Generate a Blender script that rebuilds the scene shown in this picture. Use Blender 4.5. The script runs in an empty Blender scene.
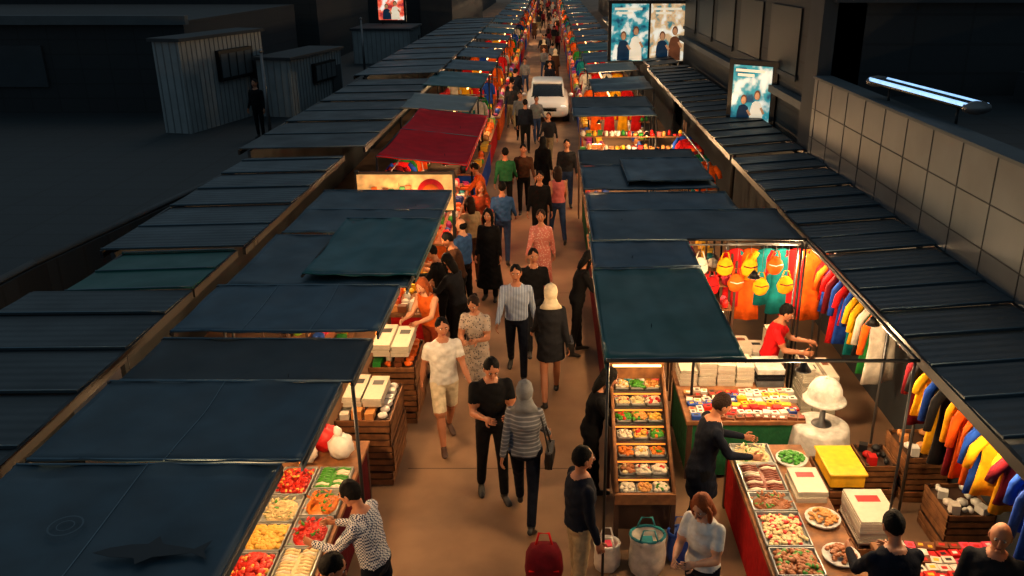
import bpy, math, random
import numpy as np
from mathutils import Vector, Matrix
R=random.Random(7)
rad=math.radians
SC=bpy.context.scene
SC.view_settings.view_transform='Standard'
def lin(c):
    return tuple((v/255/12.92 if v/255<=.04045 else ((v/255+.055)/1.055)**2.4) for v in c)
# ------------------------------------------------------------ materials
def mat(name,rgb,rough=.7,metal=0,emit=0,tex=None,scale=6,rgb2=None,bump=.25,var=.25,rot=None,thresh=.5,rv=0,spec=.5):
    m=bpy.data.materials.new(name); m.use_nodes=True
    nt=m.node_tree; N=nt.nodes; L=nt.links
    b=N['Principled BSDF']
    b.inputs['Roughness'].default_value=rough; b.inputs['Metallic'].default_value=metal
    b.inputs['Specular IOR Level'].default_value=spec
    c=lin(rgb)+(1,)
    c2=(lin(rgb2)+(1,)) if rgb2 else tuple(v*(1-var) for v in c[:3])+(1,)
    tc=N.new('ShaderNodeTexCoord'); mp=N.new('ShaderNodeMapping')
    L.new(tc.outputs['Object'],mp.inputs['Vector'])
    if rot: mp.inputs['Rotation'].default_value=rot
    mx=N.new('ShaderNodeMix'); mx.data_type='RGBA'
    mx.inputs[6].default_value=c; mx.inputs[7].default_value=c2
    noi=N.new('ShaderNodeTexNoise'); noi.inputs['Scale'].default_value=scale; noi.inputs['Detail'].default_value=5
    L.new(mp.outputs[0],noi.inputs['Vector'])
    bsrc=noi.outputs['Fac']; fac=noi.outputs['Fac']
    if rv:
        n2=N.new('ShaderNodeTexNoise'); n2.inputs['Scale'].default_value=1.4; n2.inputs['Detail'].default_value=3; L.new(mp.outputs[0],n2.inputs['Vector'])
        q=N.new('ShaderNodeMapRange'); q.inputs[1].default_value=.3; q.inputs[2].default_value=.7; q.inputs[3].default_value=rough-rv; q.inputs[4].default_value=rough+rv
        L.new(n2.outputs['Fac'],q.inputs[0]); L.new(q.outputs[0],b.inputs['Roughness'])
    if tex in('sx','sz','sy'):
        w=N.new('ShaderNodeTexWave'); w.bands_direction={'sx':'X','sz':'Z','sy':'Y'}[tex]
        w.inputs['Scale'].default_value=scale; w.inputs['Distortion'].default_value=.4
        L.new(mp.outputs[0],w.inputs['Vector'])
        r=N.new('ShaderNodeMath'); r.operation='GREATER_THAN'; r.inputs[1].default_value=thresh
        L.new(w.outputs['Fac'],r.inputs[0]); fac=r.outputs[0]; noi.inputs['Scale'].default_value=9
    elif tex=='check':
        w=N.new('ShaderNodeTexChecker'); w.inputs['Scale'].default_value=scale
        L.new(mp.outputs[0],w.inputs['Vector']); fac=w.outputs['Fac']; noi.inputs['Scale'].default_value=9
    elif tex=='dots':
        w=N.new('ShaderNodeTexVoronoi'); w.inputs['Scale'].default_value=scale
        L.new(mp.outputs[0],w.inputs['Vector'])
        r=N.new('ShaderNodeMath'); r.operation='LESS_THAN'; r.inputs[1].default_value=thresh
        L.new(w.outputs['Distance'],r.inputs[0]); fac=r.outputs[0]; noi.inputs['Scale'].default_value=9
    elif tex in('corrx','corry'):
        w=N.new('ShaderNodeTexWave'); w.bands_direction='X' if tex=='corrx' else 'Y'
        w.inputs['Scale'].default_value=scale; w.inputs['Distortion'].default_value=0
        L.new(mp.outputs[0],w.inputs['Vector']); bsrc=w.outputs['Fac']; noi.inputs['Scale'].default_value=1.6
    elif tex=='brick':
        w=N.new('ShaderNodeTexBrick'); w.inputs['Scale'].default_value=scale
        w.inputs['Color1'].default_value=c; w.inputs['Color2'].default_value=tuple(v*.85 for v in c[:3])+(1,)
        w.inputs['Mortar'].default_value=c2; w.inputs['Mortar Size'].default_value=.012
        w.offset=.5 if thresh<1 else 0
        L.new(mp.outputs[0],w.inputs['Vector'])
        L.new(w.outputs['Color'],mx.inputs[6]); 
        mr=N.new('ShaderNodeMath'); mr.operation='MULTIPLY'; mr.inputs[1].default_value=.5
        L.new(noi.outputs['Fac'],mr.inputs[0]); fac=mr.outputs[0]; bsrc=w.outputs['Fac']
        noi.inputs['Scale'].default_value=1.5
    elif tex=='poster':
        r=N.new('ShaderNodeValToRGB'); r.color_ramp.interpolation='EASE'
        el=r.color_ramp.elements; el[0].position=.36; el[0].color=c2; el[1].position=.62; el[1].color=lin((235,232,215))+(1,)
        e=el.new(.48); e.color=c
        noi.inputs['Detail'].default_value=3
        L.new(noi.outputs['Fac'],r.inputs[0]); L.new(r.outputs[0],mx.inputs[6]); fac=None; mx.inputs[0].default_value=0
    else:
        r=N.new('ShaderNodeMapRange'); r.inputs[1].default_value=.3; r.inputs[2].default_value=.7
        L.new(noi.outputs['Fac'],r.inputs[0]); fac=r.outputs[0]
    if fac is not None: L.new(fac,mx.inputs[0])
    L.new(mx.outputs[2],b.inputs['Base Color'])
    if emit:
        L.new(mx.outputs[2],b.inputs['Emission Color']); b.inputs['Emission Strength'].default_value=emit
    if bump:
        bp=N.new('ShaderNodeBump'); bp.inputs['Strength'].default_value=bump; bp.inputs['Distance'].default_value=.02
        L.new(bsrc,bp.inputs['Height']); L.new(bp.outputs[0],b.inputs['Normal'])
    return m
MD={}
def defm(k,*a,**kw): MD[k]=mat(k,*a,**kw)
# ------------------------------------------------------------ mesh builder
class MB:
    def __init__(s): s.V=[];s.F=[];s.I=[];s.S=[];s.mats=[]
    def mi(s,m):
        if m not in s.mats: s.mats.append(m)
        return s.mats.index(m)
    def add(s,v,f,m,smooth=False):
        o=len(s.V); s.V.extend([tuple(p) for p in v]); i=s.mi(m)
        for q in f:
            s.F.append(tuple(a+o for a in q)); s.I.append(i); s.S.append(smooth)
    def box(s,x0,x1,y0,y1,z0,z1,m,rot=0):
        v=[(x,y,z) for z in(z0,z1) for y in(y0,y1) for x in(x0,x1)]
        if rot:
            cx,cy=(x0+x1)/2,(y0+y1)/2; c,sn=math.cos(rot),math.sin(rot)
            v=[(cx+(x-cx)*c-(y-cy)*sn,cy+(x-cx)*sn+(y-cy)*c,z) for x,y,z in v]
        s.add(v,[(0,2,3,1),(4,5,7,6),(0,1,5,4),(2,6,7,3),(0,4,6,2),(1,3,7,5)],m)
    def cbox(s,c,d,m,rot=0): s.box(c[0]-d[0]/2,c[0]+d[0]/2,c[1]-d[1]/2,c[1]+d[1]/2,c[2],c[2]+d[2],m,rot)
    def tube(s,pts,rd,m,n=8,side=None,cap=True,smooth=True):
        pts=[Vector(p) for p in pts]; k=len(pts); v=[]
        if not isinstance(rd,(list,tuple)): rd=[rd]*k
        for i,p in enumerate(pts):
            t=(pts[min(i+1,k-1)]-pts[max(i-1,0)])
            if t.length<1e-7: t=Vector((0,0,1))
            t.normalize()
            S=Vector(side) if side else (Vector((1,0,0)) if abs(t.x)<.8 else Vector((0,1,0)))
            S=S-t*S.dot(t)
            if S.length<1e-4: S=t.orthogonal()
            S.normalize(); B=t.cross(S)
            r=rd[i]; rx,ry=(r if isinstance(r,(list,tuple)) else (r,r))
            for j in range(n):
                a=2*math.pi*j/n; v.append(p+S*(rx*math.cos(a))+B*(ry*math.sin(a)))
        f=[]
        for i in range(k-1):
            for j in range(n):
                f.append((i*n+j,i*n+(j+1)%n,(i+1)*n+(j+1)%n,(i+1)*n+j))
        if cap:
            f.append(tuple(reversed(range(n)))); f.append(tuple((k-1)*n+j for j in range(n)))
        s.add(v,f,m,smooth)
    def ell(s,c,r,m,nu=8,nv=6,Mx=None,fn=None,smooth=True):
        if not isinstance(r,(list,tuple)): r=(r,r,r)
        v=[];c=Vector(c)
        def P(a,b):
            p=Vector((math.cos(a)*math.sin(b),math.sin(a)*math.sin(b),math.cos(b)))
            if fn: p=fn(p)
            p=Vector((p.x*r[0],p.y*r[1],p.z*r[2]))
            if Mx: p=Mx@p
            return c+p
        v.append(P(0,0))
        for i in range(1,nv):
            for j in range(nu): v.append(P(2*math.pi*j/nu,math.pi*i/nv))
        v.append(P(0,math.pi)); f=[]
        for j in range(nu): f.append((0,1+j,1+(j+1)%nu))
        for i in range(nv-2):
            for j in range(nu):
                a=1+i*nu+j;b=1+i*nu+(j+1)%nu; f.append((a,a+nu,b+nu,b))
        l=len(v)-1;o=1+(nv-2)*nu
        for j in range(nu): f.append((o+j,l,o+(j+1)%nu))
        s.add(v,f,m,smooth)
    def lathe(s,c,prof,m,n=16,smooth=True):
        v=[];f=[];k=len(prof)
        for r,z in prof:
            for j in range(n):
                a=2*math.pi*j/n; v.append((c[0]+r*math.cos(a),c[1]+r*math.sin(a),c[2]+z))
        for i in range(k-1):
            for j in range(n): f.append((i*n+j,i*n+(j+1)%n,(i+1)*n+(j+1)%n,(i+1)*n+j))
        f.append(tuple(reversed(range(n)))); f.append(tuple((k-1)*n+j for j in range(n)))
        s.add(v,f,m,smooth)
    def slab(s,fn,nx,ny,th,m,smooth=True):
        v=[]
        for k in(0,1):
            for j in range(ny+1):
                for i in range(nx+1):
                    p=fn(i/nx,j/ny); v.append((p[0],p[1],p[2]-k*th))
        w=nx+1;o=w*(ny+1);f=[]
        for j in range(ny):
            for i in range(nx):
                a=j*w+i; f.append((a,a+1,a+w+1,a+w)); f.append((o+a,o+a+w,o+a+w+1,o+a+1))
        for i in range(nx):
            f.append((i,o+i,o+i+1,i+1)); a=ny*w+i; f.append((a,a+1,o+a+1,o+a))
        for j in range(ny):
            a=j*w; f.append((a,a+w,o+a+w,o+a)); a=j*w+nx; f.append((a,o+a,o+a+w,a+w))
        s.add(v,f,m,smooth)
    def mesh(s,name,org=(0,0,0)):
        me=bpy.data.meshes.new(name)
        V=np.array(s.V,dtype=float)-np.array(org)
        me.from_pydata(V.tolist(),[],s.F)
        for m in s.mats: me.materials.append(MD[m])
        me.polygons.foreach_set('material_index',s.I); me.polygons.foreach_set('use_smooth',s.S)
        me.update(); return me
    def obj(s,name,parent=None,bevel=0,org=None,rz=0):
        V=np.array(s.V)
        if org is None:
            org=((V[:,0].min()+V[:,0].max())/2,(V[:,1].min()+V[:,1].max())/2,V[:,2].min())
        o=bpy.data.objects.new(name,s.mesh(name,org)); o.location=org; o.rotation_euler=(0,0,rz)
        SC.collection.objects.link(o)
        if bevel:
            b=o.modifiers.new('bevel','BEVEL'); b.width=bevel; b.segments=2; b.limit_method='ANGLE'
        if parent:
            o.parent=parent; o.matrix_parent_inverse=Matrix.Translation(parent.location).inverted()
        return o
# ------------------------------------------------------------ palette
defm('asphalt',(150,116,86),rough=.8,scale=.9,rgb2=(108,80,58),bump=.12)
defm('asphalt_joint',(85,64,48),rough=.9,bump=.1)
for k,c in dict(black=(14,14,17),navy=(15,20,33),charcoal=(30,31,36),grey=(110,112,116),white=(215,212,205),cream=(215,200,170),
    blue=(50,85,135),jeans=(40,58,92),red=(180,22,24),orange=(205,90,30),rust=(140,58,32),green=(35,95,60),brown=(70,44,30),
    beige=(165,140,105),pink=(190,100,100),khaki=(115,102,78),teal=(20,100,105),yellow=(225,170,35),maroon=(90,16,26),
    lightblue=(140,170,205),olive=(80,84,50)).items():
    defm('cloth_'+k,c,rough=.9,scale=14,bump=.5,var=.35,spec=.15)
for k,c in dict(red=(205,18,22),yellow=(240,170,15),orange=(235,95,15),blue=(25,70,170),teal=(10,120,125),green=(30,120,50),maroon=(110,10,25),white=(215,205,190),black=(22,22,26),pink=(210,50,90)).items():
    defm('gar_'+k,c,rough=.85,scale=9,bump=.7,var=.45,spec=.2)
GAR=['gar_'+k for k in('red','yellow','orange','blue','teal','green','maroon','white','black','yellow','red','orange')]
defm('shirt_check',(200,200,200),tex='check',scale=62,rgb2=(50,62,90),rough=.85,bump=.3,spec=.2)
defm('shirt_stripe',(175,188,208),tex='sx',scale=14,rgb2=(95,112,145),rough=.85,bump=.3,spec=.2)
defm('hood_stripe',(88,90,96),tex='sz',scale=7,rgb2=(130,132,138),rough=.9,bump=.3,thresh=.8,spec=.2)
defm('dress_pattern',(160,148,138),tex='dots',scale=34,rgb2=(75,70,72),rough=.85,bump=.3,thresh=.3,spec=.2)
defm('pink_pattern',(185,110,100),tex='dots',scale=34,rgb2=(215,185,170),rough=.85,bump=.3,thresh=.3,spec=.2)
defm('skin_light',(200,142,108),rough=.55,scale=12,bump=.08,var=.12)
defm('skin_tan',(165,106,74),rough=.55,scale=12,bump=.08,var=.12)
defm('hair_black',(9,7,7),rough=.75,scale=60,bump=.5,spec=.12)
defm('hair_brown',(36,21,14),rough=.75,scale=60,bump=.5,spec=.15)
defm('hair_auburn',(140,66,26),rough=.7,scale=60,bump=.5,spec=.2)
defm('hair_grey',(120,118,114),rough=.7,scale=60,bump=.5,spec=.2)
defm('eye_white',(225,220,215),rough=.3,bump=0); defm('eye_dark',(20,14,12),rough=.2,bump=0); defm('lips',(140,62,56),rough=.5,bump=0)
defm('leather_black',(18,16,16),rough=.45,scale=30); defm('leather_brown',(70,42,28),rough=.5,scale=30)
# awnings / structure
defm('tarp_navy',(44,66,78),rough=.48,scale=3,bump=.1,rgb2=(32,49,59),rv=.15)
defm('tarp_black',(30,38,43),rough=.6,scale=3,bump=.1,rv=.1)
defm('tarp_blue',(44,72,88),rough=.48,scale=3,bump=.1,rgb2=(34,55,68),rv=.15)
defm('tarp_teal',(12,82,86),rough=.48,scale=3,bump=.1,rv=.15)
defm('tarp_green',(8,80,74),rough=.48,scale=3,bump=.1,rv=.15)
defm('tarp_red',(240,6,26),rough=.8,scale=3,bump=.1,spec=.2)
defm('tarp_white',(130,130,124),rough=.6,scale=3,bump=.1)
defm('sheet_metal',(50,65,73),rough=.5,tex='corry',scale=2.2,bump=.4,rgb2=(36,47,54),rv=.12)
defm('sheet_dark',(38,48,54),rough=.55,tex='corry',scale=2.2,bump=.4,rv=.12)
defm('print_dark',(20,26,32),rough=.6,bump=0); defm('print_light',(66,84,94),rough=.6,bump=0)
defm('steel',(120,120,122),rough=.4,metal=.8,bump=.05); defm('steel_dark',(30,31,34),rough=.5,metal=.4,bump=.05)
defm('seam',(88,110,122),rough=.5,bump=.05)
defm('wood',(150,98,55),rough=.7,tex=None,scale=9,rgb2=(100,62,34)); defm('wood_dark',(70,44,27),rough=.7,scale=9)
defm('wall_tile',(78,84,88),rough=.6,scale=1.5,var=.3,bump=.1); defm('wall_joint',(38,41,45),rough=.8,bump=0)
defm('concrete',(72,78,82),rough=.8,scale=2,bump=.25); defm('concrete_dark',(42,47,52),rough=.85,scale=2,bump=.25)
defm('window_dark',(16,18,21),rough=.5,scale=2,bump=0,spec=.2)
defm('roof_dark',(34,41,46),rough=.7,tex='brick',scale=.35,rgb2=(20,25,29),bump=.3,thresh=1)
defm('building_dark',(30,34,38),rough=.8,tex='brick',scale=.5,rgb2=(18,21,24),bump=.3,rot=(rad(90),0,0),thresh=1)
defm('cabin_panel',(132,138,140),rough=.6,scale=2,bump=.1); defm('cabin_rib',(104,110,113),rough=.6,bump=.1)
defm('lamp_warm',(255,196,120),emit=6,bump=0); defm('lamp_strip',(255,140,50),emit=1.8,bump=0); defm('lamp_cool',(150,195,245),emit=1.6,bump=0)
defm('poster_blue',(45,140,150),emit=.85,tex='poster',scale=2.2,rgb2=(20,60,85),bump=0)
defm('poster_warm',(200,165,120),emit=.85,tex='poster',scale=2.4,rgb2=(60,120,125),bump=0)
defm('poster_red',(235,90,60),emit=1.0,tex='poster',scale=2.0,rgb2=(150,40,50),bump=0)
defm('sign_white',(250,235,205),emit=.7,tex=None,scale=4,var=.15,bump=0)
defm('interior_glow',(250,195,120),emit=.4,tex=None,scale=5,var=.6,bump=0)  # emissive colour imitates the lit inside of the food stall
defm('print_brown',(120,70,45),emit=.5,bump=0); defm('print_navy',(20,50,75),emit=.5,bump=0); defm('print_skin',(215,155,110),emit=.5,bump=0)
defm('paper',(205,195,175),rough=.8,scale=20,bump=.1,var=.1); defm('paper_edge',(170,158,138),tex='sz',scale=22,rgb2=(125,113,93),rough=.9,bump=.2)
defm('glass_tray',(175,177,173),rough=.25,metal=.2,bump=0)
for i,c in enumerate([(205,25,22),(240,105,15),(245,185,30),(40,140,50),(15,120,130),(30,75,165),(225,212,195),(150,35,105),(120,64,34),(240,235,225),(215,145,80),(24,24,28),(235,70,95),(140,190,50)]):
    defm('goods_%d'%i,c,rough=.5,scale=12,bump=.1)
ALLG=['goods_%d'%i for i in range(14)]
WARMG=['goods_0','goods_1','goods_2','goods_6','goods_9','goods_10','goods_8','goods_3']
for k,c in dict(rice=(230,205,150),meat=(120,52,25),curry=(220,115,20),salad=(60,140,30),tomato=(205,35,18),bread=(210,145,72),cookie=(160,92,46),noodle=(232,178,70),olive=(66,72,28),cream=(238,222,195)).items():
    defm('food_'+k,c,rough=.42,scale=25,bump=.4)
# ------------------------------------------------------------ people
def limb(b,A,B,ra,rb,mid=None):
    A=Vector(A);B=Vector(B)
    if mid: b.tube([A,A.lerp(B,.35),B],[ra,mid,rb],'x',n=10)
    else: b.tube([A,B],[ra,rb],'x',n=10)
    b.ell(A,ra,'x',10,8); b.ell(B,rb,'x',10,8)
def hand(mb,W,d,nrm,skin,sgn,curl=25):
    d=d.normalized(); nrm=(nrm-d*nrm.dot(d)).normalized(); sd=d.cross(nrm).normalized()
    mb.tube([W-d*.025,W+d*.01,W+d*.05,W+d*.09],[(.024,.020),(.030,.018),(.040,.017),(.038,.014)],skin,n=10,side=sd)
    up=sd if sd.y>0 else -sd
    for i,(o,l) in enumerate([(.029,.072),(.010,.082),(-.010,.077),(-.028,.060)]):
        p=W+d*.085+up*o; a=rad(curl*(.8+.12*i)); q=[p]
        for sgm in(.45,.32,.23):
            dd=(d*math.cos(a)+nrm*math.sin(a)); p=p+dd*(l*sgm); q.append(p); a+=rad(curl*.9)
        mb.tube(q,[.0092,.0088,.008,.0062],skin,n=6)
    p=W+d*.025+up*.033; q=[p,p+(d*.6+up*.75).normalized()*.036,p+(d*.6+up*.75).normalized()*.036+(d*.9+up*.25+nrm*.3).normalized()*.032]
    mb.tube(q,[.012,.0105,.008],skin,n=6)
def head(mb,C,Rm,skin,hair,style,f):
    C=Vector(C)
    def T(p): return C+Rm@Vector(p)
    def shp(p):
        x,y,z=p
        if z<0:
            w=1-.30*((-z)**1.4); x*=w
            if y<0: y*=1-.25*(-z)
            else: y*=1-.06*(-z)
        return Vector((x,y,z))
    mb.ell(C,(.074 if f else .078,.095,.118),skin,22,18,Rm,shp)
    mb.tube([T((0,.086,.028)),T((0,.101,.0)),T((0,.110,-.020)),T((0,.090,-.032))],[.008,.011,.016,.010],skin,n=8)
    for sx in(-1,1):
        mb.ell(T((sx*.030,.080,.018)),(.015,.010,.009),'eye_white',8,6,Rm)
        mb.ell(T((sx*.030,.088,.018)),(.007,.005,.007),'eye_dark',8,6,Rm)
        mb.tube([T((sx*.014,.092,.036)),T((sx*.030,.093,.041)),T((sx*.046,.082,.036))],[.003,.005,.003],'hair_black' if 'cloth' in hair else hair,n=5)
        mb.ell(T((sx*.077,-.004,.0)),(.011,.020,.031),skin,8,6,Rm)
        mb.ell(T((sx*.077,.004,-.022)),(.009,.010,.012),skin,6,5,Rm)
    mb.ell(T((0,.083,-.056)),(.024,.010,.005),'lips',8,6,Rm); mb.ell(T((0,.082,-.064)),(.020,.010,.005),'lips',8,6,Rm)
    mb.ell(T((0,.072,-.093)),(.022,.018,.016),skin,8,6,Rm)
    def wob(p): return p*(1+.03*math.sin(9*p.x+5*p.y)+.025*math.sin(13*p.z+7*p.x))
    if style=='short': mb.ell(T((0,-.017,.026)),(.085,.097,.107),hair,18,14,Rm,wob)
    elif style=='long':
        mb.ell(T((0,-.017,.026)),(.090,.098,.110),hair,18,14,Rm,wob)
        mb.tube([T((0,-.035,.04)),T((0,-.055,-.06)),T((0,-.07,-.14)),T((0,-.075,-.22))],[(.085,.07),(.092,.055),(.09,.045),(.06,.025)],hair,n=12,side=(Rm@Vector((1,0,0))))
        for sx in(-1,1): mb.tube([T((sx*.07,.02,.06)),T((sx*.086,.015,-.03)),T((sx*.08,.03,-.12)),T((sx*.07,.04,-.18))],[.02,.026,.024,.01],hair,n=8)
    elif style=='bun':
        mb.ell(T((0,-.017,.026)),(.085,.097,.107),hair,18,14,Rm,wob); mb.ell(T((0,-.115,.05)),(.042,.04,.042),hair,10,8,Rm)
    elif style=='bald': mb.ell(T((0,-.035,-.005)),(.082,.078,.075),hair,14,10,Rm)
    elif style in('hijab','hood'):
        mb.ell(T((0,-.022,.012)),(.094,.104,.125),hair,18,14,Rm,wob)
        mb.tube([T((0,-.01,-.02)),T((0,-.012,-.09)),T((0,-.015,-.15)),T((0,-.02,-.21))],[(.088,.09),(.082,.085),(.11,.10),(.16,.125)],hair,n=16,side=(Rm@Vector((1,0,0))))
STAND=dict(ll=(3,2),rl=(-3,2),la=(4,9,12,0),ra=(2,9,14,0))
WALK=dict(ll=(24,6),rl=(-16,16),la=(-20,9,14,0),ra=(24,9,22,0))
WALK2=dict(ll=(-14,14),rl=(22,6),la=(22,9,24,0),ra=(-18,9,12,0))
SHOP=dict(lean=12,ll=(6,3),rl=(-6,4),la=(35,8,55,18),ra=(28,8,60,15),head=(0,-22))
PHONE=dict(lean=3,ll=(10,4),rl=(-8,6),la=(18,8,85,30),ra=(20,8,80,30),head=(0,-25))
def person_mesh(h=1.72,sex='m',pose=STAND,top='cloth_navy',bot='cloth_black',shoe='leather_black',skin='skin_tan',sleeve='long',legs='long',skirt=None,hair='hair_black',style='short',hem=.0,vox=.016,bulk=1.0,lapel=None):
    f=sex=='f'; X=Vector((1,0,0)); L=rad(pose.get('lean',1)); U=Vector((0,math.sin(L),math.cos(L))); b=MB(); bones=[]
    sw=.150 if f else .178
    rings=[(-.12,.10,.085),(-.05,.170,.12),(0,.168,.118),(.12,.132,.098),(.2,.138,.102),(.32,.155,.125),(.42,.152,.1),(.48,.105,.075),(.53,.05,.052)] if f else \
          [(-.12,.10,.085),(-.05,.162,.115),(0,.165,.118),(.1,.155,.108),(.2,.160,.112),(.33,.180,.122),(.42,.182,.108),(.48,.125,.085),(.53,.058,.06)]
    T=[];Rr=[]
    for t,a,c in rings:
        e=.012 if (t>=hem-.001) else .0
        T.append(U*t); Rr.append(((a+e)*bulk,(c+e)*bulk))
    b.tube(T,Rr,'x',n=20,side=(1,0,0))
    bones.append((U*(-.16),U*hem,.15,.15,bot if not skirt else skirt[2],1)); bones.append((U*hem,U*.50,.15,.14,top,1))
    hy,hp=pose.get('head',(0,-4)); 
    Rm=Matrix.Rotation(rad(hy),3,'Z')@Matrix.Rotation(rad(hp)-L*.4,3,'X')
    HC=U*.555+Rm@Vector((0,.012,.128))
    limb(b,U*.47,HC-Rm@Vector((0,.02,.05)),.056 if not f else .047,.050 if not f else .043); bones.append((U*.515,HC,.055,.055,skin,0))
    ex=MB()
    for sgn,key in((-1,'la'),(1,'ra')):
        a,bb,e,inn=pose[key]; a,bb,e,inn=map(rad,(a,bb,e,inn))
        S=U*.435+X*sgn*sw; d1=Vector((sgn*math.sin(bb),math.sin(a)*math.cos(bb),-math.cos(a)*math.cos(bb)))
        b2=bb-inn; d2=Vector((sgn*math.sin(b2),math.sin(a+e)*math.cos(b2),-math.cos(a+e)*math.cos(b2)))
        E=S+d1*.275; Wr=E+d2*.245; limb(b,U*.45,S,.055,.058)
        if sleeve=='long':
            limb(b,S,E,.062,.048); limb(b,E,Wr-d2*.01,.048,.036); bones+= [(U*.45,S,.055,.058,top,0),(S,E,.062,.048,top,0),(E,Wr,.048,.036,top,0)]
        elif sleeve=='short':
            K=S.lerp(E,.62); limb(b,S,K,.064,.060); limb(b,K,E,.046,.041); limb(b,E,Wr,.042,.027,.043)
            bones+= [(U*.45,S,.055,.058,top,0),(S,K,.064,.06,top,1),(K,E,.046,.041,skin,0),(E,Wr,.042,.027,skin,0)]
        else:
            limb(b,S,E,.050,.040); limb(b,E,Wr,.040,.026,.042); bones+= [(U*.45,S,.045,.03,top,1),(S,E,.055,.04,skin,0),(E,Wr,.04,.026,skin,0)]
        hand(ex,Wr,d2,-X*sgn+Vector((0,.0,-.2 if e>.8 else 0)),skin,sgn,pose.get('curl',24))
    zs=[]
    for sgn,key in((-1,'ll'),(1,'rl')):
        p,k=map(rad,pose[key]); Hh=X*sgn*.088+Vector((0,0,-.05)); d1=Vector((sgn*.03,math.sin(p),-math.cos(p))); q=p-k
        d2=Vector((sgn*.01,math.sin(q),-math.cos(q))); K=Hh+d1*.42; A=K+d2*.41
        if legs=='long':
            limb(b,Hh,K,.092,.066); limb(b,K,A-d2*.02,.064,.052); bones+= [(Hh,K,.092,.066,bot,0),(K,A-d2*.01,.064,.052,bot,1)]
        elif legs=='shorts':
            K2=Hh.lerp(K,.92); limb(b,Hh,K2,.10,.085); limb(b,K2,K,.056,.054); limb(b,K,A,.052,.036,.058)
            bones+= [(Hh,K2,.1,.085,bot,1),(K2,K,.056,.054,skin,0),(K,A,.054,.036,skin,0)]
        else:
            limb(b,Hh,K,.082,.054); limb(b,K,A,.052,.035,.056); bones+= [(Hh,K,.082,.054,skin,0),(K,A,.054,.036,skin,0)]
        fp=q*.3 if q>0 else q*.9; F=Vector((sgn*.14,math.cos(fp),math.sin(fp))).normalized(); D=Vector((0,math.sin(fp),-math.cos(fp)))
        h0=A-F*.05+D*.045; h1=A+F*.06+D*.047; h2=A+F*.14+D*.058; h3=A+F*.18+D*.064
        sd=F.cross(D); b.tube([h0-F*.02,h0,h1,h2,h3],[(.022,.024),(.036,.036),(.041,.038),(.044,.027),(.028,.016)],'x',n=12,side=sd); limb(b,A-d2*.0,A+D*.03,.038,.036)
        bones+= [(h0,h3,.036,.024,shoe,0),(A+D*.005,A+D*.04,.04,.036,shoe,0)]; zs+= [h0.z-.037,h2.z-.028,h3.z-.016]
    if skirt:
        ln,fl,sm=skirt; lo=Vector((0,.01,-ln))
        b.tube([U*.1,U*.0,U*(-.12)+Vector((0,0,0)),lo*.6,lo],[(.15,.115),(.182,.14),(.185,.15),((.18+fl)/2,(.15+fl*.8)/2),(fl,fl*.82)],'x',n=24,side=(1,0,0))
        bones.append((Vector((0,0,.06)),lo,.16,fl,sm,1))
    me=bpy.data.meshes.new('t'); me.from_pydata(b.V,[],b.F); o=bpy.data.objects.new('t',me); SC.collection.objects.link(o)
    r=o.modifiers.new('r','REMESH'); r.mode='VOXEL'; r.voxel_size=vox
    sm_=o.modifiers.new('s','SMOOTH'); sm_.iterations=4; sm_.factor=.5
    dg=bpy.context.evaluated_depsgraph_get(); m2=bpy.data.meshes.new_from_object(o.evaluated_get(dg))
    n=len(m2.vertices); co=np.empty(n*3); m2.vertices.foreach_get('co',co); co=co.reshape(-1,3)
    nl=len(m2.loops); lv=np.empty(nl,dtype=np.int32); m2.loops.foreach_get('vertex_index',lv)
    np_=len(m2.polygons); ls=np.empty(np_,dtype=np.int32); m2.polygons.foreach_get('loop_start',ls); lt=np.empty(np_,dtype=np.int32); m2.polygons.foreach_get('loop_total',lt)
    faces=[tuple(lv[s0:s0+t0].tolist()) for s0,t0 in zip(ls,lt)]
    cen=np.array([co[list(q)].mean(axis=0) for q in faces])
    best=np.full(np_,1e9); idx=np.zeros(np_,dtype=int); fm=MB()
    for A,B_,ra,rb,mt,flat in bones:
        A=np.array(A);B2=np.array(B_); d=B2-A; l2=max(d.dot(d),1e-9); t=((cen-A)@d)/l2; tc_=np.clip(t,0,1)
        dist=np.linalg.norm(cen-(A+tc_[:,None]*d),axis=1)-(ra+(rb-ra)*tc_)
        if flat: dist=dist+np.abs(t-tc_)*math.sqrt(l2)*3+np.where(t!=tc_,(ra+rb)*.35,0)
        k=dist<best; best[k]=dist[k]; idx[k]=fm.mi(mt)
    if lapel:  # shirt front showing between jacket lapels
        ti=fm.mi(top); li=fm.mi(lapel); Un=np.array(U); t=cen@Un
        k=(idx==ti)&(cen[:,1]-t*Un[1]>.05)&(t>.22)&(np.abs(cen[:,0])<(t-.22)*.22); idx[k]=li
    bpy.data.objects.remove(o); bpy.data.meshes.remove(me); bpy.data.meshes.remove(m2)
    clothv=np.ones(n,dtype=bool); si=fm.mi(skin)
    for q,i in zip(faces,idx.tolist()):
        if i==si: clothv[list(q)]=False
    amp=.004*(np.sin(co[:,2]*38+co[:,0]*22+np.sin(co[:,1]*30)*1.5)+.6*np.sin(co[:,2]*61-co[:,0]*37))
    co[:,1]+=np.where(clothv,amp*np.sign(co[:,1])*np.minimum(1,np.abs(co[:,1])*15),0)
    fm.V=[tuple(v) for v in co.tolist()]; fm.F=faces; fm.I=idx.tolist(); fm.S=[True]*np_
    off=len(fm.V)
    for q,i in zip(ex.F,ex.I): fm.F.append(tuple(a+off for a in q)); fm.I.append(fm.mi(ex.mats[i])); fm.S.append(True)
    fm.V+=ex.V
    head(fm,HC,Rm,skin,hair,style,f)
    sc=h/1.75; z0=min(zs)
    fm.V=[(x*sc,y*sc,(z-z0)*sc) for x,y,z in [tuple(v) for v in fm.V]]
    return fm.mesh('person')
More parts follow.
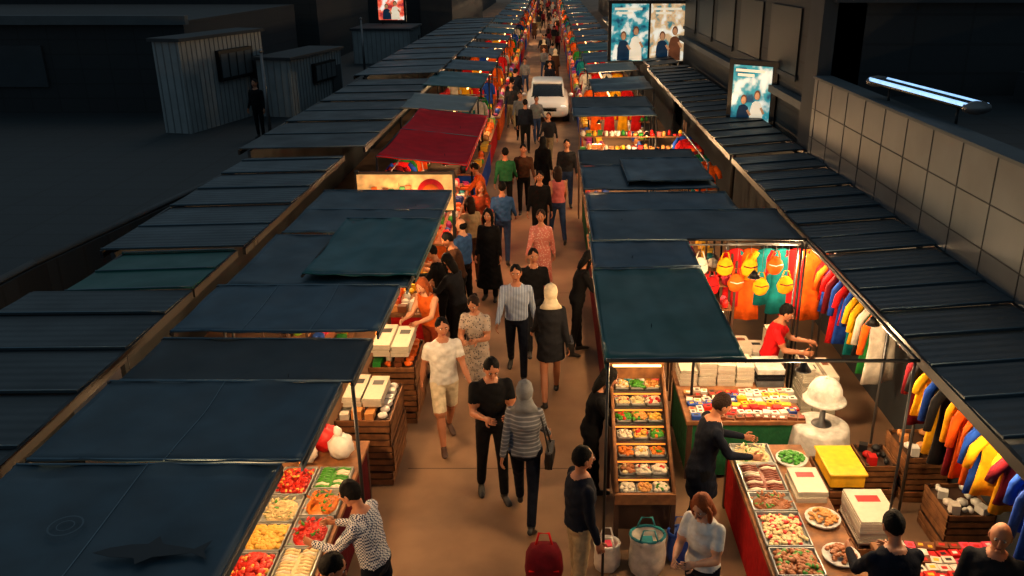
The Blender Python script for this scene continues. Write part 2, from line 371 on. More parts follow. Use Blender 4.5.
def place(name,me,x,y,hd,z=0,s=1):
    o=bpy.data.objects.new(name,me); o.location=(x,y,z); o.rotation_euler=(0,0,rad(hd)); o.scale=(s,s,s); SC.collection.objects.link(o); return o
def bag_child(p,side=1,m='leather_black',zz=.85,w=.28):
    b=MB(); x=side*.27
    b.tube([(x,-w/2,zz+.12),(x,-w*.4,zz),(x,w*.4,zz),(x,w/2,zz+.12)],[(.03,.02),(.05,.09),(.05,.09),(.03,.02)],m,n=10,side=(1,0,0))
    b.box(x-.04,x+.04,-w/2,w/2,zz-.08,zz+.12,m)
    b.tube([(x,-.1,zz+.1),(side*.20,-.05,zz+.42),(side*.15,.0,1.42),(side*.20,.06,zz+.42),(x,.1,zz+.1)],.010,m,n=6)
    me=b.mesh('bag'); o=bpy.data.objects.new('handbag',me); SC.collection.objects.link(o); o.parent=p
    bv=o.modifiers.new('bevel','BEVEL'); bv.width=.02; bv.segments=2
    return o
def person(name,x,y,hd,z=0,bag=None,**k):
    o=place(name,person_mesh(**k),x,y,hd,z)
    if bag: bag_child(o,*bag)
    return o
# ------------------------------------------------------------ environment
b=MB(); b.box(-90,90,-8,330,-.2,0,'asphalt'); b.obj('floor')
b=MB()
for y in range(9,130,6): b.box(-1.75,.5,y,y+.012,0,.002,'asphalt_joint')
b.obj('pavement_joints')
def awning(name,x0,x1,y0,y1,z0,z1,m,ribs=3,sag=.03,posts='back',strip=False,mids=0):
    b=MB(); rr=random.Random(int(abs(x0*100+y0*37)))
    ph=rr.random()*6
    def fn(u,v): return (x0+(x1-x0)*u, y0+(y1-y0)*v, z0+(z1-z0)*u - sag*abs(math.sin(math.pi*v*ribs))*math.sin(math.pi*min(max(u,.02),.98))**.5+.009*math.sin(7*u+ph)*math.sin(9*v+ph)+.006*math.sin(23*u+ph+5*v))
    b.slab(fn,26,max(12,ribs*8),.015,m)
    b.box(x0-.008,x0+.008,y0,y1,z0-.09,z0+.004,m)
    for i in range(ribs+1):
        y=y0+(y1-y0)*i/ribs; y=min(max(y,y0+.015),y1-.015)
        b.tube([(x0,y,z0+.004),(x1,y,z1+.004)],.008,'seam',n=6)
    for i in range(mids):
        u=(i+1)/(mids+1); b.tube([(fn(u,t/10)[0],fn(u,t/10)[1],fn(u,t/10)[2]+.002) for t in range(11)],.005,'seam',n=5)
    for x,zz in((x0,z0),(x1,z1)): b.tube([(x,y0,zz-.03),(x,y1,zz-.03)],.018,'steel_dark',n=6)
    ps=[(x1,z1,y0+.03),(x1,z1,y1-.03)]
    if posts=='front': ps+=[(x0,z0,y0+.03)]
    if posts:
        for x,zz,y in ps: b.tube([(x,y,0),(x,y,zz)],.018,'steel_dark',n=8)
    if strip: 
        dx=-.04 if x1<x0 else .04
        b.box(x0+dx-.008,x0+dx+.008,y0+.1,y1-.1,z0-.085,z0-.07,'lamp_strip')
    return b.obj(name)
def roof_strip(name,x0,x1,y0,y1,z0,z1,m,step=.75,wall=None):
    b=MB(); y=y0; rr=random.Random(int(y0*10+abs(x0)*3))
    while y<y1-.01:
        ye=min(y+step,y1); j=rr.uniform(-.01,.01)
        def fn(u,v,y=y,ye=ye,j=j): return (x0+(x1-x0)*u,y+(ye+.04-y)*v,z0+(z1-z0)*u+.03*(1-v)+j)
        b.slab(fn,2,2,.02,m,False); b.tube([(x0,y+.01,z0+.035+j),(x1,y+.01,z1+.035+j)],.006,'seam',n=5); y=ye
    for x,zz in((x0,z0),(x1,z1)): b.box(x-.02,x+.02,y0,y1,zz-.09,zz+.01,'steel_dark')
    if wall is not None: b.box(wall-.03,wall+.03,y0,y1,0,min(z0,z1)-.02,'concrete_dark')
    return b.obj(name)
# left row awnings (level sheets, seams run across the stall)
awning('market_awning',-2.02,-4.0,2.6,5.5,2.3,2.3,'tarp_navy',1,strip=True,mids=1)
awning('market_awning',-1.88,-3.95,5.53,6.85,2.3,2.31,'tarp_navy',1,strip=True,mids=1)
awning('market_awning',-1.80,-3.9,6.9,7.85,2.27,2.28,'tarp_black',1,posts='front',strip=True)
awning('market_awning',-1.75,-3.85,7.9,9.24,2.33,2.33,'tarp_blue',1,strip=True,mids=2)
awning('market_awning',-1.68,-3.8,9.3,11.3,2.28,2.3,'tarp_navy',1,strip=True)
awning('market_awning',-1.60,-2.95,9.5,11.9,2.36,2.37,'tarp_teal',1,sag=.04,posts=None)
awning('market_awning',-1.64,-3.75,11.4,13.8,2.3,2.3,'tarp_navy',2,strip=True)
awning('market_awning',-1.5,-3.1,15.0,20.4,2.45,2.62,'tarp_red',2,sag=.12)
# left outer roofs
roof_strip('corrugated_roof',-4.12,-5.95,3.0,9.1,2.3,2.28,'sheet_dark',wall=-5.8,step=.9)
roof_strip('corrugated_roof',-4.12,-5.6,9.15,10.6,2.3,2.25,'tarp_green',step=.7,wall=-5.1)
roof_strip('corrugated_roof',-4.05,-5.95,10.7,16.5,2.3,2.25,'sheet_metal',wall=-5.8,step=1.1)
roof_strip('corrugated_roof',-3.7,-6.2,16.8,28,2.4,2.35,'sheet_dark',step=1.6,wall=-6)
roof_strip('corrugated_roof',-3.7,-6.4,28.4,60,2.5,2.4,'sheet_metal',step=2.4,wall=-6)
# right awnings
awning('market_awning',.50,1.75,6.87,9.3,2.5,2.52,'tarp_green',1,sag=.05,posts=None,mids=0)
awning('market_awning',.52,1.75,9.34,10.35,2.5,2.52,'tarp_blue',1,sag=.04,posts='back')
awning('market_awning',.55,3.25,10.4,11.85,2.5,2.52,'tarp_navy',1)
awning('market_awning',.56,2.75,11.9,13.0,2.46,2.48,'tarp_blue',1)
awning('market_awning',.54,2.65,13.05,14.75,2.5,2.52,'tarp_navy',1)
awning('market_awning',1.25,2.62,13.3,15.0,2.58,2.60,'tarp_blue',1,posts=None)
awning('market_awning',.54,2.68,14.8,16.1,2.5,2.52,'tarp_black',1)
awning('market_awning',.55,2.5,20.0,21.3,2.5,2.52,'tarp_navy',1)
awning('market_awning',.58,2.6,21.4,23.4,2.45,2.47,'tarp_black',1)
roof_strip('corrugated_roof',3.35,4.68,3.0,15.4,2.5,2.6,'sheet_metal',step=.62,wall=4.64)
roof_strip('corrugated_roof',3.35,4.7,15.6,30,2.5,2.6,'sheet_dark',step=.8,wall=4.66)
roof_strip('corrugated_roof',3.5,4.5,30.5,60,2.5,2.6,'sheet_dark',step=1.4,wall=4.4)
# right stall metal frame
b=MB()
b.tube([(.5,6.86,2.5),(3.3,6.86,2.5)],.018,'steel_dark'); b.tube([(3.28,6.86,2.5),(3.28,10.4,2.5)],.018,'steel_dark')
b.tube([(1.75,10.38,2.52),(3.28,10.38,2.52)],.018,'steel_dark')
for x,y in((3.28,6.9),(3.28,10.36),(.52,6.88)): b.tube([(x,y,0),(x,y,2.5)],.014,'steel_dark')
b.obj('stall_frame')
# right building
b=MB(); b.box(4.7,4.95,1,15.4,0,3.93,'wall_tile'); b.box(4.66,5.0,1,15.4,3.93,3.97,'concrete')
for z in(2.9,3.4): b.box(4.692,4.7,1,15.4,z,z+.012,'wall_joint')
for i in range(18): b.box(4.692,4.7,1.6+i*.8,1.612+i*.8,2.5,3.93,'wall_joint')
b.obj('wall_right')
b=MB(); b.box(4.95,14,1,15.4,3.4,3.62,'roof_dark'); b.box(13.8,14,1,15.4,0,3.4,'concrete_dark')
for i in range(4): b.box(6.6+i*1.5,7.5+i*1.5,4+i*1.6,5+i*1.6,3.62,3.9+.1*(i%2),'concrete_dark')
b.box(8,13,13.6,14.9,3.62,4.1,'concrete_dark')
b.obj('flat_roof_building')
b=MB(); b.box(5.0,22,15.5,34,0,7.5,'building_dark'); b.box(4.75,5.5,15.5,16.3,0,6.2,'concrete_dark'); b.box(4.9,22,15.3,15.5,5.2,5.5,'concrete_dark'); b.box(4.8,5.0,16.3,34,3.2,3.35,'concrete')
for i in range(5): b.box(4.96,5.0,17.6+i*3.2,20.0+i*3.2,3.7,5.0,'window_dark'); b.box(4.93,4.96,17.5+i*3.2,20.1+i*3.2,3.6,3.7,'concrete_dark')
b.obj('building_right')
b=MB(); b.box(6.5,30,34.5,120,0,6.5,'building_dark'); b.box(4.6,6.4,36,60,0,3.6,'concrete_dark'); b.obj('building_right_far')
def lampfix(x0,y0,x1,y1,z,zb):
    b=MB(); a=Vector((x0,y0,z)); c=Vector((x1,y1,z)); d=(c-a).normalized(); s=Vector((d.y,-d.x,0))
    b.tube([a,c],[(.15,.05)]*2,'steel_dark',n=12,side=s); b.tube([a+s*.13+Vector((0,0,.03)),c+s*.13+Vector((0,0,.03))],.028,'lamp_cool'); b.tube([a-s*.13+Vector((0,0,.03)),c-s*.13+Vector((0,0,.03))],.028,'lamp_cool')
    for t in(0,1):
        p=a.lerp(c,t); b.tube([p-d*.03,p+d*.03],[(.18,.08)]*2,'steel',n=12,side=s)
    for t in(.15,.85):
        p=a.lerp(c,t); b.tube([(p.x,p.y,zb),(p.x,p.y,z)],.02,'steel_dark')
    b.obj('fluorescent_lamp')
lampfix(4.84,12.8,5.12,10.3,4.2,3.8); lampfix(5.8,9.6,6.4,8.2,4.15,3.62)
# billboards
def billboard(x,y,z0,w,h,rot,mats,zb=0):
    b=MB(); n=len(mats)
    b.box(-w/2-.08,w/2+.08,0,.18,-.08,h+.08,'steel_dark')
    for i,m in enumerate(mats):
        a=-w/2+i*w/n; pw=w/n; b.box(a+.04,a+pw-.04,-.02,0,.03,h-.03,m)
        for cx,s,cl in((a+pw*.34,.8,'print_navy'),(a+pw*.66,.95,'print_brown' if i%2 else 'sign_white')):
            b.tube([(cx,-.024,.05),(cx,-.024,h*.30*s),(cx,-.024,h*.42*s),(cx,-.024,h*.46*s)],[(pw*.16,.004),(pw*.15,.004),(pw*.11,.004),(pw*.04,.004)],cl,n=14,side=(1,0,0))
            b.ell((cx,-.026,h*.56*s),(pw*.075,.004,h*.078),'print_brown',14,10); b.ell((cx,-.028,h*.545*s),(pw*.058,.004,h*.062),'print_skin',14,10)
            b.tube([(cx+pw*.1,-.028,h*.36*s),(cx+pw*.18,-.028,h*.26*s)],[(pw*.03,.004)]*2,'print_skin',n=8,side=(1,0,0))
        for q,(u0,u1) in enumerate(((.1,.8),(.15,.55))): b.box(a+pw*u0,a+pw*u1,-.028,-.02,h*(.88-.07*q),h*(.92-.07*q),'sign_white')
    for sx in(-w*.35,w*.35): b.tube([(sx,.1,-z0+zb),(sx,.1,0)],.05,'steel_dark')
    me=b.mesh('billboard'); o=bpy.data.objects.new('billboard',me); o.location=(x,y,z0); o.rotation_euler=(0,0,rot); SC.collection.objects.link(o)
billboard(3.7,33,2.4,2.9,2.1,0,['poster_blue','poster_warm'])
billboard(4.5,19.3,2.35,1.0,1.4,rad(-38),['poster_blue'])
billboard(-8.9,50,2.9,1.5,1.7,0,['poster_red'],zb=.9)
# left terrace, cabins, buildings
b=MB(); pl=[(-45,6),(-9.4,6),(-8.9,14),(-7.7,22),(-7.1,60),(-45,60)]; n=len(pl)
b.add([(x,y,0) for x,y in pl]+[(x,y,.9) for x,y in pl],[tuple(reversed(range(n))),tuple(range(n,2*n))]+[(i,(i+1)%n,n+(i+1)%n,n+i) for i in range(n)],'roof_dark')
for i in(1,2,3):
    A,B=pl[i],pl[i+1]; b.tube([(A[0]-.1,A[1],.95),(B[0]-.1,B[1],.95)],.07,'concrete',n=4)
b.obj('terrace_platform')
def cabin(x0,x1,y0,y1,z0,h,rz=0,vents=True):
    b=MB(); b.box(x0,x1,y0,y1,z0,z0+h,'cabin_panel'); b.box(x0-.1,x1+.1,y0-.1,y1+.1,z0+h,z0+h+.1,'concrete_dark')
    y=y0+.1
    while y<y1: b.box(x1,x1+.02,y,y+.03,z0,z0+h,'cabin_rib'); y+=.24
    x=x1-.1
    while x>x0: b.box(x,x+.03,y0-.02,y0,z0,z0+h,'cabin_rib'); x-=.24
    if vents:
        b.box(x1+.02,x1+.16,y0+(y1-y0)*.38,y0+(y1-y0)*.80,z0+h*.5,z0+h*.85,'window_dark')
        for k in range(4): b.box(x1+.16,x1+.18,y0+(y1-y0)*(.395+.1*k),y0+(y1-y0)*(.475+.1*k),z0+h*.54,z0+h*.81,'concrete')
    b.box(x1+.01,x1+.05,y1-1.0,y1-.2,z0,z0+h*.72,'concrete_dark')
    b.obj('cabin',rz=rz)
cabin(-11.5,-10.6,26.4,31,.9,2.75,rad(-13)); cabin(-9.6,-8.4,29.5,33.8,.9,1.9,rad(-10)); cabin(-10.4,-7.4,46.5,50.5,.9,1.7,0,False)
b=MB(); b.box(-45,-12.6,30.5,44,.9,4.0,'building_dark'); b.box(-45,-12.4,30.2,30.5,3.9,4.2,'concrete')
for i in range(6): b.box(-40+i*4,-37.6+i*4,30.4,30.5,1.8,3.2,'concrete_dark')
b.box(-45,-12,46,59,.9,6.2,'building_dark'); b.box(-45,-11.7,45.7,46,5.8,6.3,'concrete_dark'); b.obj('building_left')
b=MB(); b.box(-60,-9,71,150,0,7.5,'building_dark'); b.box(-9,-6.8,62,90,0,4,'concrete_dark'); b.obj('building_left_far')
for x,y,z in((-8.5,40,.9),(-8.1,24.6,.9)):
    b=MB(); b.tube([(x,y,z),(x,y,z+2.6)],[.06,.04],'steel'); b.ell((x,y,z+2.65),.06,'steel'); b.tube([(x,y,z),(x,y,z+.08)],.12,'steel_dark'); b.obj('metal_post')
# prints on near awning
b=MB()
sh=[(0,0),(.08,.05),(.2,.085),(.30,.09),(.34,.17),(.39,.09),(.52,.06),(.60,.04),(.68,.13),(.665,.02),(.71,-.06),(.60,.0),(.5,-.02),(.38,-.04),(.30,-.11),(.27,-.05),(.12,-.04)]
zt=2.318
v=[(-2.9+x*1.05,4.44+y,zt-.002*t) for t in(0,1) for x,y in sh]
n=len(sh); b.add(v,[tuple(range(n)),tuple(reversed(range(n,2*n)))],'print_dark'); b.obj('shark_print')
b=MB()
for r0,r1 in((.10,.112),(.05,.058)):
    v=[];f=[]
    for j in range(28):
        a=2*math.pi*j/28
        for r in(r0,r1): v.append((-3.22+r*math.cos(a),4.72+r*math.sin(a),zt))
    for j in range(28): k=(j+1)%28; f.append((2*j,2*j+1,2*k+1,2*k))
    b.add(v,f,'print_light')
b.obj('round_logo_print')
# ------------------------------------------------------------ goods helpers
def item(b,x,y,z,s,m,rr):
    k=rr.random()
    if k<.4: b.cbox((x,y,z),(s*rr.uniform(.7,1),s*rr.uniform(.7,1),s*rr.uniform(.3,1.0)),m,rr.uniform(-.4,.4))
    elif k<.65: b.lathe((x,y,z),[(s*.35,0),(s*.38,s*.7),(s*.3,s*.8),(s*.25,s*.82),(s*.25,s)],m,8)
    elif k<.85: b.ell((x,y,z+s*.3),(s*.5,s*.5,s*.32),m,8,6)
    else:
        for q in range(3): b.ell((x+rr.uniform(-.3,.3)*s,y+rr.uniform(-.3,.3)*s,z+s*.22),s*.25,m,7,5)
def goods(b,x0,x1,y0,y1,z,pal,s=.14,rr=R,fill=.92):
    nx=max(1,int((x1-x0)/s)); ny=max(1,int((y1-y0)/s)); m=rr.choice(pal)
    for i in range(nx):
        for j in range(ny):
            if rr.random()<.45: m=rr.choice(pal)
            if rr.random()<fill: item(b,x0+(i+.5)*(x1-x0)/nx,y0+(j+.5)*(y1-y0)/ny,z,s*.92,m,rr)
def packets(b,x0,x1,y0,y1,z,pal,rr):
    # flat wrapped packets overlapping in rows, with a printed label on each
    y=y0+.05
    while y<y1-.04:
        x=x0+.05; m=rr.choice(pal)
        while x<x1-.05:
            if rr.random()<.3: m=rr.choice(pal)
            w=rr.uniform(.07,.11); hh=rr.uniform(.02,.06); r=rr.uniform(-.25,.25)
            b.cbox((x+w/2,y,z),(w,.09,hh),m,r); b.cbox((x+w/2,y,z+hh),(w*.5,.035,.002),rr.choice(['goods_9','goods_11','goods_2','goods_0']),r)
            x+=w+.012
        y+=.105
def counter(name,x0,x1,y0,y1,h,m,cloth=None):
    b=MB(); b.box(x0,x1,y0,y1,h-.05,h,m)
    for x in(x0+.05,x1-.05):
        for y in(y0+.05,y1-.05): b.box(x-.03,x+.03,y-.03,y+.03,0,h-.05,'wood_dark')
    b.box(x0+.03,x1-.03,y0+.03,y1-.03,.05,h-.06,cloth or m)
    return b.obj(name,bevel=.006)
def tray(b,x0,x1,y0,y1,z,food,rr=R,h=.05):
    b.box(x0,x1,y0,y1,z,z+.01,'glass_tray')
    for a in((x0,x0+.012,y0,y1),(x1-.012,x1,y0,y1),(x0,x1,y0,y0+.012),(x0,x1,y1-.012,y1)): b.box(*a,z,z+h,'glass_tray')
    style=rr.choice(['pile','pile','heap','fish','leaf']) if (x1-x0)>.25 else 'pile'
    f2=[food]*4+[rr.choice(['food_rice','food_salad','food_tomato','food_curry','food_noodle'])]
    X=x1-x0;Y=y1-y0; cx,cy=(x0+x1)/2,(y0+y1)/2
    b.ell((cx,cy,z+.015),(X*.45,Y*.45,.03),food,14,8)
    if style in('pile','heap'):
        hp=.035 if style=='pile' else .085; s0=rr.uniform(.014,.028)
        for i in range(min(int(X*Y/.0011),150)):
            u,v=rr.uniform(.08,.92),rr.uniform(.08,.92); hh=.028+hp*math.sin(math.pi*u)*math.sin(math.pi*v)
            b.ell((x0+X*u,y0+Y*v,z+hh),(s0*rr.uniform(.8,1.5),s0*rr.uniform(.8,1.5),s0*.8),rr.choice(f2),6,5)
    elif style=='fish':
        k=int(Y/.045)
        for i in range(k):
            y=y0+.035+i*(Y-.07)/max(1,k-1)
            for t in(0,1):
                xc=x0+X*(.27+.46*t); b.tube([(xc-X*.2,y,z+.035),(xc-X*.12,y,z+.042),(xc,y+.004,z+.045),(xc+X*.13,y,z+.04),(xc+X*.19,y,z+.036)],[.005,.016,.02,.012,.018],rr.choice([food,food,'food_cream']),n=7)
    else:
        for i in range(60):
            u,v=rr.uniform(.1,.9),rr.uniform(.1,.9); a=rr.random()*6.28; hh=.03+.05*math.sin(math.pi*u)*math.sin(math.pi*v); d=Vector((math.cos(a),math.sin(a),rr.uniform(.1,.6)))*.05; p=Vector((x0+X*u,y0+Y*v,z+hh))
            b.tube([p,p+d*.5,p+d],[(.004,.003),(.017,.003),(.004,.003)],food if rr.random()<.8 else 'food_salad',n=5)
def trays(name,x0,x1,y0,y1,nx,ny,z,foods,seed=1):
    rr=random.Random(seed); b=MB(); last=None
    for i in range(nx):
        ys=[y0+(y1-y0)*j/ny+(rr.uniform(-.07,.07) if 0<j<ny else 0) for j in range(ny+1)]
        for j in range(ny):
            a=x0+(x1-x0)*i/nx; f=rr.choice([q for q in foods if q!=last]); last=f
            tray(b,a+.012,a+(x1-x0)/nx-.012,ys[j]+.01,ys[j+1]-.01,z,f,rr)
    return b.obj(name)
def garment(b,c,w,h,m,ax,rr=R,m2=None):
    c=Vector(c); X=Vector(ax).normalized(); D=Vector((0,0,-1)); n=20; Y=X.cross(D)
    prof=[(0,.05,.02),(.03,w*.30,.03),(.07,w*.42,.04),(.2,w*.38,.045),(.45,w*.36,.05),(.75,w*.40,.055),(1,w*.45,.06)]
    v=[];f=[];ph=rr.random()*6
    for t,a,d in prof:
        p=c+D*(t*h)
        for j in range(n):
            g=2*math.pi*j/n; fold=1+.35*t*math.sin(5*g+ph); v.append(p+X*(a*math.cos(g))+Y*(d*fold*math.sin(g)))
    for i in range(len(prof)-1):
        for j in range(n): f.append((i*n+j,i*n+(j+1)%n,(i+1)*n+(j+1)%n,(i+1)*n+j))
    f.append(tuple(reversed(range(n)))); f.append(tuple((len(prof)-1)*n+j for j in range(n))); b.add(v,f,m,True)
    for s in(-1,1): b.tube([c+X*s*w*.30+D*.04,c+X*s*w*.50+D*.16,c+X*s*w*.58+D*h*.55],[(.05,.04),(.055,.04),(.045,.03)],m2 or m,n=8,side=X)
    b.tube([c,c-D*.07],.006,'steel',n=5)
def rack(name,p0,p1,z,n,w,h,pal,ax,seed=0):
    rr=random.Random(seed); b=MB(); p0=Vector(p0);p1=Vector(p1)
    b.tube([(p0.x,p0.y,z+.07),(p1.x,p1.y,z+.07)],.015,'steel')
    for p in(p0,p1): b.tube([(p.x,p.y,0),(p.x,p.y,z+.07)],.018,'steel')
    for i in range(n):
        p=p0.lerp(p1,(i+.5)/n); garment(b,(p.x,p.y,z),w*rr.uniform(.8,1.15),h*rr.uniform(.6,1.15),rr.choice(pal),(ax[0],ax[1]+rr.uniform(-.2,.2),0),rr,rr.choice(pal) if rr.random()<.3 else None)
    return b.obj(name)
def papers(name,x0,x1,y0,y1,z,h,nx=1,seed=1,m='paper',edge='paper_edge',pal=None):
    rr=random.Random(seed); b=MB()
    for i in range(nx):
        a=x0+(x1-x0)*i/nx; c=a+(x1-x0)/nx-.02; zz=z; hh=h*rr.uniform(.6,1)
        while zz<z+hh:
            mm=rr.choice(pal) if pal else m
            t=rr.uniform(.02,.035) if not pal else .045; j=rr.uniform(-.012,.012); b.box(a+j,c+j,y0+j,y1+j,zz,zz+t-.003,mm); b.box(a+j+.004,c+j-.004,y0+j+.004,y1+j-.004,zz+t-.003,zz+t,edge if not pal else mm); zz+=t
        b.box(a,c,y0,y1,zz,zz+.012,rr.choice(pal) if pal else m)
        if not pal: b.box(a+(c-a)*.2,a+(c-a)*.8,y0+(y1-y0)*.6,y0+(y1-y0)*.8,zz+.012,zz+.013,rr.choice(['goods_11','goods_8','goods_0']))
    return b.obj(name)
def crates(name,x0,x1,y0,y1,h,n,top=None,z=0,seed=1):
    b=MB(); rr=random.Random(seed); dh=h/n
    for i in range(n):
        z0=z+i*dh; j=rr.uniform(-.015,.015)
        for k in range(2):
            za=z0+.01+k*dh*.5; zb=za+dh*.36
            for a in((x0+j,x1+j,y0+j,y0+j+.015),(x0+j,x1+j,y1+j-.015,y1+j),(x0+j,x0+j+.015,y0+j,y1+j),(x1+j-.015,x1+j,y0+j,y1+j)): b.box(*a,za,zb,'wood')
        for xx in(x0+j+.02,x1+j-.05):
            for yy in(y0+j+.02,y1+j-.05): b.box(xx,xx+.03,yy,yy+.03,z0,z0+dh,'wood_dark')
        b.box(x0+j+.015,x1+j-.015,y0+j+.015,y1+j-.015,z0,z0+dh*.7,'wood_dark')
    if top: goods(b,x0+.03,x1-.03,y0+.03,y1-.03,z+h-.03,top,.13,rr)
    return b.obj(name)
def shelf(name,x0,x1,y0,y1,z0,z1,n,pal,s=.14,seed=1,base=0):
    rr=random.Random(seed); b=MB()
    for i in range(n):
        z=z0+(z1-z0)*i/n; b.box(x0,x1,y0,y1,z-.02,z,'wood'); goods(b,x0+.02,x1-.02,y0+.02,y1-.02,z,pal,s,rr)
    for x in(x0,x1):
        for y in(y0,y1): b.box(x-.015,x+.015,y-.015,y+.015,base,z1,'wood_dark')
    return b.obj(name)
def lamp(x,y,z,w,zc,col=(1,.58,.26)):
    b=MB(); b.lathe((x,y,z),[(.07,-.015),(.075,-.02),(.03,.05),(.015,.07)],'steel_dark',12); b.ell((x,y,z-.015),(.03,.03,.022),'lamp_warm',10,6); b.tube([(x,y,z+.06),(x,y,zc)],.004,'steel_dark',n=4)
    o=b.obj('pendant_lamp'); l=bpy.data.lights.new('lamp_light','POINT'); l.energy=w; l.color=col; l.shadow_soft_size=.08
    lo=bpy.data.objects.new('lamp_light',l); SC.collection.objects.link(lo); lo.location=(x,y,z-.13); lo.parent=o; lo.matrix_parent_inverse=Matrix.Translation(o.location).inverted()
# ------------------------------------------------------------ left stalls
counter('food_counter',-2.85,-2.02,4.9,8.3,.82,'wood','cloth_maroon')
trays('food_trays',-2.8,-2.05,4.95,7.7,2,6,.82,['food_rice','food_curry','food_salad','food_tomato','food_noodle','food_bread','food_cream','food_salad'],seed=4)
b=MB()
for x,y,s,m in((-2.25,7.95,.14,'goods_9'),(-2.45,8.1,.15,'goods_0'),(-2.6,7.85,.12,'goods_6')):
    b.ell((x,y,.82+s),(s,s*.9,s),m,14,10,fn=lambda p:p*(1+.14*math.sin(7*p.x+9*p.z)*math.sin(8*p.y+3*p.z))); b.tube([(x,y,.82+s*1.8),(x-.02,y,.82+s*2.3),(x-.04,y,.82+s*2.7)],[.03,.05,.02],m)
b.obj('plastic_bags')
crates('crate_stack',-2.5,-1.85,8.65,9.6,.88,5,['goods_9','goods_6','goods_10'])
papers('paper_stack',-2.42,-1.95,8.8,9.4,.97,.12,2,3)
crates('crate_stack',-2.4,-1.78,10.1,11.0,.85,5,WARMG)
papers('paper_stack',-2.35,-1.85,10.2,10.9,.95,.16,2,5)
counter('market_counter',-2.5,-1.85,11.9,14.3,.85,'wood','cloth_red'); b=MB(); goods(b,-2.48,-1.87,11.95,14.25,.85,WARMG,.15); b.obj('packaged_goods')
shelf('goods_shelf',-3.4,-3.1,5.5,9.2,.5,2.0,3,WARMG,.17,2)
shelf('goods_shelf',-3.3,-3.0,9.6,13.6,.5,2.0,3,ALLG,.17,3)
# food stall front below the red awning, with the round red sign
b=MB(); b.box(-3.4,-1.72,14.65,14.7,1.72,2.36,'interior_glow'); b.box(-3.45,-1.68,14.7,14.74,1.68,2.4,'wood_dark')  # glowing backing panel stands for the lit stall interior
for rr_,mm,off in((.24,'goods_0',0),(.15,'goods_1',.02),(.06,'goods_9',.03)):
    b.lathe((0,0,0),[(rr_,0),(rr_,.02)],mm,24); k=len(b.V)-48
    for i in range(k,len(b.V)): x,y,z=b.V[i]; b.V[i]=(x-2.1,14.64-z-off,y+2.05)
rr=random.Random(3)
for i in range(9):
    x=-3.3+i*.1; b.box(x-.045,x+.045,14.6,14.65,1.74,1.74+rr.uniform(.25,.5),rr.choice(['goods_1','goods_8','goods_0','goods_10','goods_3'])); b.ell((x,14.6,1.9),(.035,.02,.05),rr.choice(['goods_9','goods_2','goods_13']),8,6)
for x in(-3.4,-1.72): b.box(x-.03,x+.03,14.67,14.73,0,2.42,'steel_dark')
b.obj('food_stall_front')
counter('market_counter',-2.6,-1.9,15.4,20.2,.85,'wood','cloth_orange'); b=MB(); goods(b,-2.58,-1.92,15.45,20.1,.85,ALLG,.17); b.obj('packaged_goods')
rack('garment_rack',(-3.0,15.3,0),(-3.0,20.2,0),2.1,14,.5,.9,GAR,(1,0,0),5)
# ------------------------------------------------------------ right big stall
counter('food_counter',1.95,2.8,5.9,8.25,.8,'wood','cloth_red')
trays('food_trays',1.97,2.42,6.0,8.2,1,5,.8,['food_cookie','food_bread','food_meat','food_rice','food_curry'],seed=8)
b=MB(); rr=random.Random(4)
for x,y,f in((2.62,6.3,'food_cookie'),(2.62,6.85,'food_bread'),(2.6,7.9,'food_salad')):
    b.lathe((x,y,.8),[(.08,0),(.16,.02),(.17,.045),(.16,.04)],'cloth_white',18)
    for i in range(60):
        a=rr.uniform(0,6.28);r=.13*math.sqrt(rr.random()); b.ell((x+r*math.cos(a),y+r*math.sin(a),.85+.05*(1-r/.13)),(.025,.022,.015),f,6,5)
b.obj('serving_plates')
papers('paper_stack',2.46,2.78,7.15,7.6,.8,.12,1,9)
crates('crate_stack',2.9,3.3,7.5,8.2,.7,4)
b=MB(); b.box(2.92,3.28,7.55,8.1,.7,.84,'goods_2'); b.box(2.9,3.3,7.53,8.12,.84,.87,'goods_2'); b.obj('yellow_box',bevel=.01)
crates('crate_stack',2.95,3.4,6.75,7.4,.55,3); papers('paper_stack',2.98,3.38,6.8,7.35,.55,.32,1,12)
# sweets display case with lit stepped trays
b=MB(); rr=random.Random(6)
for k in range(7):
    y=7.35+k*.18; z=.75+k*.105; b.box(.7,1.24,y,y+.19,z-.06,z,'steel'); b.box(.71,1.23,y-.004,y,z-.05,z-.035,'lamp_strip')
    for j in range(3): tray(b,.72+j*.17,.88+j*.17,y+.01,y+.17,z,rr.choice(['food_rice','food_curry','food_bread','food_cookie','food_noodle','food_cream','food_cream','food_salad','food_tomato','food_cream']),rr,.03)
for x in(.68,1.26):
    b.tube([(x,7.33,.8),(x,8.62,1.6)],.02,'wood'); b.add([(x,7.33,.66),(x,7.33,.8),(x,8.62,1.6),(x,8.62,.66)],[(0,1,2,3)],'wood_dark')
    for y,z in((7.35,.72),(8.6,1.5)): b.box(x-.025,x+.025,y-.025,y+.025,0,z,'wood_dark')
b.box(.7,1.24,7.4,8.6,.3,.66,'wood_dark'); b.box(.66,1.28,7.31,7.35,.66,.78,'wood'); b.box(.66,1.28,8.6,8.64,1.44,1.66,'wood'); b.tube([(.7,8.56,1.62),(1.24,8.56,1.62)],.015,'lamp_warm')
b.obj('sweets_display_case')
counter('market_counter',1.6,3.0,8.75,10.1,.8,'wood','cloth_green'); b=MB(); rr=random.Random(11)
packets(b,1.62,2.98,8.78,9.6,.8,['goods_9','goods_6','goods_0','goods_10','goods_3','goods_9','goods_2','goods_5','goods_8','goods_6'],rr); b.obj('packaged_goods')
papers('book_stack',1.65,2.6,9.65,10.05,.8,.3,4,14)
